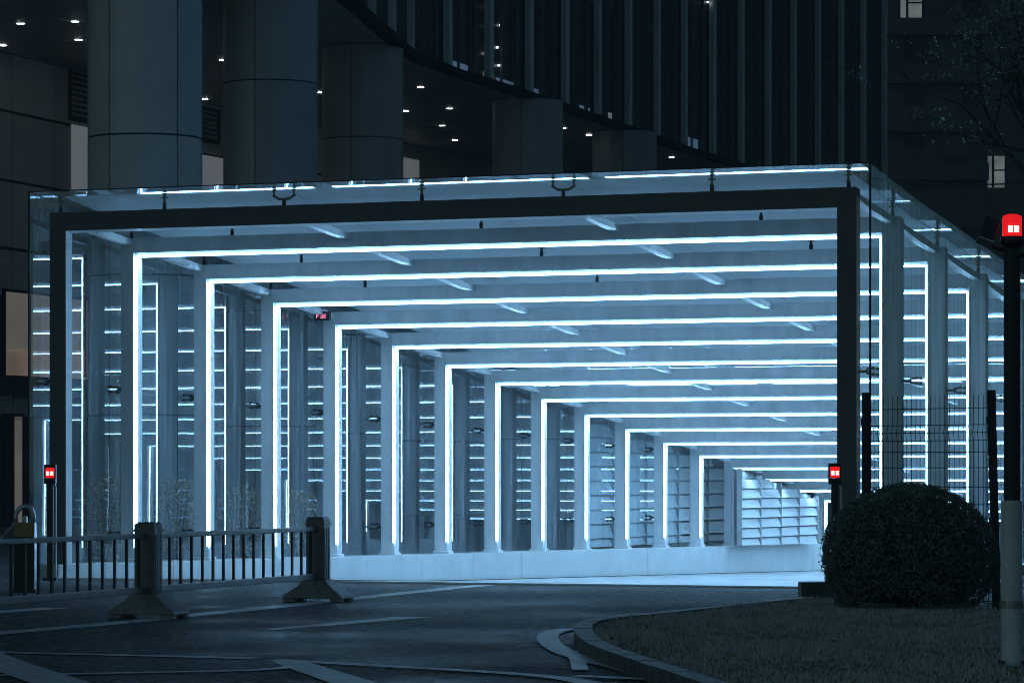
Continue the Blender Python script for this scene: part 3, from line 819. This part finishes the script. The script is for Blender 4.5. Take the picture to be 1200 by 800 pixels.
# hooded pillar and chain behind the railing
hp = at(29,560,45.5)
t = thing('machine_pillar', 'slim dark pillar with brass-coloured head and curved steel hood behind the railing', 'pillar', (hp.x,hp.y,0))
m = MB(); m.box(-.13,.13,-.1,.1,0,.72); m.box(-.16,.16,-.13,.13,0,.04); m.build('pillar_body', M['black'], t, origin=(0,0,0), bevel=.01)
m = MB(); m.box(-.135,.135,-.11,.11,.722,.92); m.build('brass_head', M['brass'], t, origin=(0,0,0), bevel=.015)
m = MB(); m.box(.136,.142,-.1,.1,.05,.915); m.build('side_plate', M['hood'], t, origin=(0,0,0))
m = MB(); pts = [(.11*math.cos(a)*1.05, 0, .98+.15*math.sin(a)) for a in [PI*k/12 for k in range(13)]]
m.tube([(pts[0][0],0,.92)]+pts+[(pts[-1][0],0,.92)], .032, 10); m.build('hood', M['hood'], t, origin=(0,0,0), smooth=True)
m = MB(); m.box(-.03,.03,-.04,.04,.921,1.0); m.build('card_slot', M['hood'], t, origin=(0,0,0))
m = MB()
c0, c1 = Vector((hp.x-.10,hp.y-.14,.93)), Vector((hp.x-.75,hp.y-.5,.42))
n = 18
for k in range(n):
    x = (k+.5)/n; p = c0.lerp(c1, x)+Vector((0,0,-.10*math.sin(PI*x))); q = c0.lerp(c1, x+.01)+Vector((0,0,-.10*math.sin(PI*(x+.01))))
    d_ = (q-p).normalized(); up = Vector((0,0,1)).cross(d_).normalized() if k % 2 else Vector((0,0,1)).cross(d_).normalized().cross(d_)
    m.tube([p+d_*.03*math.cos(a)+up*.016*math.sin(a) for a in [2*PI*j/10 for j in range(11)]], .006, 5)
tag(m.build('chain', M['hood'], None, origin=tuple(c0)), 'pale steel chain sagging from the brass-headed pillar', 'chain')

# ------------------------------------------------------------------ round bush
bc = gnd(1066,713,.1); BY = bc.y
bs = thing('round_bush', 'clipped round dark evergreen bush on the lawn, right of the ramp', 'bush', (bc.x,BY,.1))
RX = 104*BY/F*.985
def bush_r(z):  # z 0..1 -> radius share, dome widest low down
    zc = .42
    if z > zc: return math.sqrt(max(0, 1-((z-zc)/(1-zc))**2))
    return math.sqrt(max(0, 1-((zc-z)/.62)**2))
BH = (HC+(HY-566)/F*BY)-.1
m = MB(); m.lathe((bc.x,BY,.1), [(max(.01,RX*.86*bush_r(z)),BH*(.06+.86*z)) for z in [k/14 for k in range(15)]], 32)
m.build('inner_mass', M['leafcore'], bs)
m = MB()
for _ in range(34000):
    z = random.random(); a = random.uniform(0,2*PI)
    if z < .12 and random.random() < .5+.4*math.sin(a*3+1): continue
    lump = 1+.022*math.sin(a*5+z*7)+.018*math.sin(a*9-z*11)+.012*math.sin(a*17+z*23)
    r = RX*bush_r(z)*lump*(1-abs(random.gauss(0,.045))+random.random()**10*.055)
    zz = BH*(z*.985+random.gauss(0,.012))
    p = Vector((bc.x+r*math.cos(a), BY+r*math.sin(a), .1+max(.03,zz)))
    nrm = Vector((math.cos(a), math.sin(a), (z-.42)*2))
    leaf(m, p, random.uniform(.022,.042), nrm)
m.build('foliage', M['leaf'], bs)
m = MB()
for k in range(7):
    a = 2*PI*k/7; m.tube([(bc.x+.08*math.cos(a),BY+.08*math.sin(a),.05),(bc.x+.3*math.cos(a),BY+.3*math.sin(a),.45)], [.025,.015], 6)
m.build('stem', M['bark'], bs)
# stone block beside it
P, Q = gnd(939,702), gnd(1010,702)
m = MB(); m.box(P.x, Q.x+.2, P.y, P.y+.5, 0, .21); tag(m.build('stone_block', M['planter'], None, origin=(P.x,P.y,0), bevel=.015), 'long low dark stone block left of the round bush', 'block')

# ------------------------------------------------------------------ wire mesh fence
fa_, fb = at(1015,560,40.5), at(1168,560,39.2)
A = Vector((fa_.x,fa_.y,0)); B = Vector((fb.x,fb.y,0)); FL = (B-A).length; fd = (B-A).normalized(); fn = Vector((fd.y,-fd.x,0))
mf = thing('mesh_fence', 'tall wire mesh fence panel between two dark posts behind the round bush', 'fence', (A.x,A.y,0), math.atan2(fd.y, fd.x))
for x, lean, hh in ((0,0,2.5),(FL,-.06,2.5)):
    m = MB(); m.box(-.035,.035,-.035,.035,0,hh); m.box(-.1,.1,-.1,.1,0,.02); m.box(-.04,.04,-.055,-.036,hh-.38,hh-.3); m.box(-.04,.04,-.055,-.036,1.0,1.06)
    o = m.build('post', M['black'], mf, origin=(0,0,0)); o.location = (x+(-lean if False else 0),0,0); o.rotation_euler = (0, lean*.5, 0)
m = MB()
def fy(z):
    d = abs(z-2.02); return -.09*max(0, 1-d/.10)
n = 26
def bend(z):
    for c in (2.02, .9, .3):
        if abs(z-c) < .09: return .075*(1-abs(z-c)/.09)
    return 0
for k in range(n+1):
    x = .05+(FL-.1)*k/n
    zs = [.08,.21,.3,.39,.81,.9,.99,1.93,2.02,2.11,2.45]
    m.tube([(x+bend(z)*.55,-bend(z),z) for z in zs], .005, 4)
for z in (.1,.21,.39,.6,.81,.99,1.2,1.4,1.62,1.80,1.93,2.02,2.11,2.3):
    m.tube([(.03,-bend(z),z),(FL-.03,-bend(z),z)], .005, 4)
m.build('wire_mesh', M['wire'], mf, origin=(0,0,0))

# ------------------------------------------------------------------ tall pole with red beacon at right
LP = gnd(1186,783,.1)
lp = thing('beacon_pole', 'tall pole at right edge with red beacon on top and pale lower sleeve', 'pole', (LP.x,LP.y,.1))
zt = zat(285, LP.y)
m = MB(); m.tube([(LP.x,LP.y,.1),(LP.x,LP.y,zt)], .062, 20); m.build('shaft', M['pole_dark'], lp, smooth=False)
zs_ = zat(586, LP.y)
m = MB(); m.lathe((LP.x-.005,LP.y,0), [(.062,.12),(.078,.12),(.078,zs_),(.062,zs_)], 28); m.build('sleeve', M['pole_light'], lp, smooth=False)
m = MB(); m.lathe((LP.x-.005,LP.y,0), [(.08,.55),(.088,.55),(.088,.6),(.08,.6)], 20); m.box(LP.x+.07,LP.x+.13,LP.y-.03,LP.y+.0,.56,.59); m.build('clamp', M['hood'], lp)
m = MB(); m.lathe((LP.x,LP.y,0), [(.06,.10),(.14,.10),(.14,.125),(.06,.125)], 20)
for k in range(4): 
    a = PI/4+k*PI/2; m.tube([(LP.x+.11*math.cos(a),LP.y+.11*math.sin(a),.125),(LP.x+.11*math.cos(a),LP.y+.11*math.sin(a),.16)], .015, 6)
m.build('base_plate', M['black'], lp)
m = MB(); m.lathe((LP.x,LP.y,zt), [(.05,-.05),(.09,0),(.09,.045),(.07,.05)], 24); m.build('lamp_seat', M['black'], lp)
m = MB(); m.lathe((LP.x,LP.y,zt), [(.07,.05),(.072,.06),(.072,.18),(.066,.20),(.04,.212),(.01,.215)], 28); m.build('red_dome', M['red'], lp, smooth=True)
m = MB()
for k in (-1,1): m.box(LP.x+k*.022-.018,LP.x+k*.022+.018,LP.y-.08,LP.y-.0735,zt+.075,zt+.125)
m.build('lamp_core', M['redcore'], lp)
m = MB(); m.tube([(LP.x,LP.y,zt-.06),(LP.x-.12,LP.y,zt-.04),(LP.x-.16,LP.y,zt+.0)], .014, 8)
m.tube([(LP.x+.0,LP.y-.05,zt-.10),(LP.x+.16,LP.y-.05,zt-.07)], .016, 8); m.build('bracket', M['black'], lp)
# floodlight held by the bracket
fl = thing('floodlight', 'small dark floodlight tilted down, fixed left of the red beacon', 'floodlight', (LP.x-.16,LP.y,zt))
Rm = Matrix.Translation((0,0,.09)) @ Matrix.Rotation(.35,4,'Y') @ Matrix.Rotation(-.3,4,'X')
m = MB(); m.box(-.07,.05,-.04,.04,-.09,.09,Rm); m.build('lamp_body', M['pole_dark'], fl, origin=(0,0,0), bevel=.01)
m = MB(); m.box(-.06,.04,-.046,-.041,-.08,.08,Rm); m.build('lens', M['bglass'], fl, origin=(0,0,0))
m = MB(); m.box(-.07,.05,-.06,.06,-.104,-.091,Rm); m.build('visor', M['hood'], fl, origin=(0,0,0))

# cable from the canopy corner
q0 = loc2w(W+GOR, -.1, 5.55); q1 = at(1330,188,70)
m = MB(); m.tube([q0.lerp(q1, k/12)+Vector((0,0,-.25*math.sin(PI*k/12))) for k in range(13)], .012, 5)
tag(m.build('cable', M['black'], None, origin=tuple(q0)), 'thin dark cable running right from the canopy corner', 'cable')

# ------------------------------------------------------------------ shrubs outside the far glass
for (u, v, hh), lab in zip(((-1.25,3.5,1.35),(-1.3,6.1,1.3),(-1.25,8.6,1.2),(-1.3,10.9,1.1)), ('brownish shrub behind glass, right of the nearest railing post','brownish shrub behind glass between second and third lit posts','brownish shrub behind glass just left of the farther railing post','brownish shrub behind glass just right of the farther railing post')):
    P = loc2w(u, v, 0)
    sh = thing('shrub', lab, 'shrub', tuple(P), 0, 'small shrubs along the outside of the far glass')
    m = MB()
    for _ in range(2600):
        z = random.random()**.8; a = random.uniform(0,2*PI); r = .40*math.sqrt(random.random())*(.35+.65*math.sin(PI*min(1,z*.9+.08))**.7)*(1+.3*math.sin(a*3+z*6+u*9))
        if random.random() < .35*(1+math.sin(a*4+z*13+v)): continue
        leaf(m, Vector((r*math.cos(a), r*math.sin(a), .18+z*hh)), random.uniform(.03,.065))
    m.build('foliage', M['brownleaf'], sh, origin=(0,0,0))
    m = MB()
    for k in range(5):
        a = 2*PI*k/5+.3; m.tube([(.03*math.cos(a),.03*math.sin(a),0),(.1*math.cos(a),.1*math.sin(a),hh*.5),(.2*math.cos(a),.2*math.sin(a),hh*.95)], [.016,.012,.006], 5)
    m.build('stem', M['bark'], sh, origin=(0,0,0))

# ------------------------------------------------------------------ bare tree at upper right
tp = at(1250,560,58)
tr = thing('bare_tree', 'nearly leafless dark tree reaching in from the right edge', 'tree', (tp.x,tp.y,0))
tm = MB(); tips = []
TR = random.Random(21)
def limb(m, p, d, L_, r, lev):
    pts = [Vector(p)]; rr = [r]; n = 6
    for k in range(n):
        d = (d+Vector((TR.gauss(0,.13),TR.gauss(0,.13),TR.gauss(0,.10)+(.05 if p[2] > 4.6 else .16)))).normalized()
        pts.append(pts[-1]+d*L_/n); rr.append(r*(1-.6*(k+1)/n))
        if lev < 5 and k >= 1 and TR.random() < (.75 if lev < 3 else .55):
            sd = (d+Vector((TR.gauss(0,.75),TR.gauss(0,.75),TR.gauss(.1,.5)))).normalized()
            limb(m, pts[-1], sd, L_*TR.uniform(.45,.68), rr[-1]*.62, lev+1)
    m.tube(pts, rr, 6 if lev > 1 else 10)
    tips.append((pts[-1], lev)); tips.append((pts[-3], lev))
tk = MB(); tk.tube([(tp.x,tp.y,0),(tp.x-.05,tp.y,3),(tp.x-.1,tp.y,6.4)], [.22,.18,.12], 12); tk.build('trunk', M['bark'], tr)
for dx, dz, z_ in ((-.8,.75,6.0),(-.7,1.,6.2),(-.4,1.2,6.4),(.5,1.,6.2),(.1,1.2,6.4),(.8,.6,5.8)):
    limb(tm, (tp.x-.1,tp.y,z_), Vector((dx,random.uniform(-.3,.3),dz)).normalized(), 2.5, .08, 1)
tm.build('crown', M['bark'], tr)
m = MB()
for p, lev in tips:
    if lev >= 3 and random.random() < .55:
        for _ in range(random.randint(1,4)): leaf(m, p+Vector((random.gauss(0,.08),random.gauss(0,.08),random.gauss(0,.08))), random.uniform(.05,.09))
m.build('leaves', M['leaf'], tr)

# ------------------------------------------------------------------ night sky, faint moon-like sun, camera
def haze():
    m, nt, out = new_mat('night_haze'); v = nt.nodes.new('ShaderNodeVolumeScatter')
    v.inputs['Color'].default_value = (.85,.95,1,1); v.inputs['Density'].default_value = .0015; v.inputs['Anisotropy'].default_value = .35
    nt.links.new(v.outputs[0], out.inputs['Volume'])
    return m
m = MB(); m.box(-150, 200, -30, 320, -4, 75); hz = m.build('night_haze', haze()); tag(hz, 'thin blue night haze hanging around the lit canopy', 'haze', kind='stuff')
w = bpy.data.worlds.new('World'); bpy.context.scene.world = w; w.use_nodes = True
nt = w.node_tree; bg = nt.nodes['Background']
sk = nt.nodes.new('ShaderNodeTexSky'); sk.sky_type = 'NISHITA'; sk.sun_disc = False
SE, SR = math.radians(28), math.radians(215)
sk.sun_elevation = SE; sk.sun_rotation = SR
tn = nt.nodes.new('ShaderNodeMix'); tn.data_type = 'RGBA'; tn.blend_type = 'MULTIPLY'; tn.inputs[0].default_value = 1
tn.inputs[7].default_value = (.52,.93,1.04,1)
nt.links.new(sk.outputs[0], tn.inputs[6]); nt.links.new(tn.outputs[2], bg.inputs[0]); bg.inputs[1].default_value = .0155
sl = bpy.data.lights.new('sun', 'SUN'); sl.energy = .008; sl.angle = math.radians(15); sl.color = (.45,.72,1.)
so = bpy.data.objects.new('sun', sl); C.objects.link(so)
# direction towards the sun for NISHITA rotation: (sin r, cos r)
sd = Vector((math.sin(SR)*math.cos(SE), math.cos(SR)*math.cos(SE), math.sin(SE)))
so.rotation_euler = sd.to_track_quat('Z', 'Y').to_euler(); so.location = (0,0,30)
cam = bpy.data.cameras.new('camera'); co = bpy.data.objects.new('camera', cam); C.objects.link(co)
co.location = (0,0,HC); co.rotation_euler = (PI/2,0,0)
cam.sensor_width = 36; cam.lens = F/1200*36; cam.shift_y = 160/1200; cam.clip_start = .1; cam.clip_end = 3000
sc = bpy.context.scene; sc.camera = co
sc.view_settings.view_transform = 'Standard'; sc.view_settings.look = 'None'; sc.view_settings.exposure = 0; sc.view_settings.gamma = 1
sc.render.engine = 'CYCLES'; sc.cycles.use_denoising = True
sc.cycles.max_bounces = 10; sc.cycles.glossy_bounces = 6; sc.cycles.transparent_max_bounces = 40; sc.cycles.diffuse_bounces = 5; sc.cycles.filter_width = .85
sc.cycles.sample_clamp_indirect = 6; sc.cycles.caustics_reflective = False; sc.cycles.caustics_refractive = False
for o in list(bpy.data.objects):
    if '_o' in o: del o['_o']
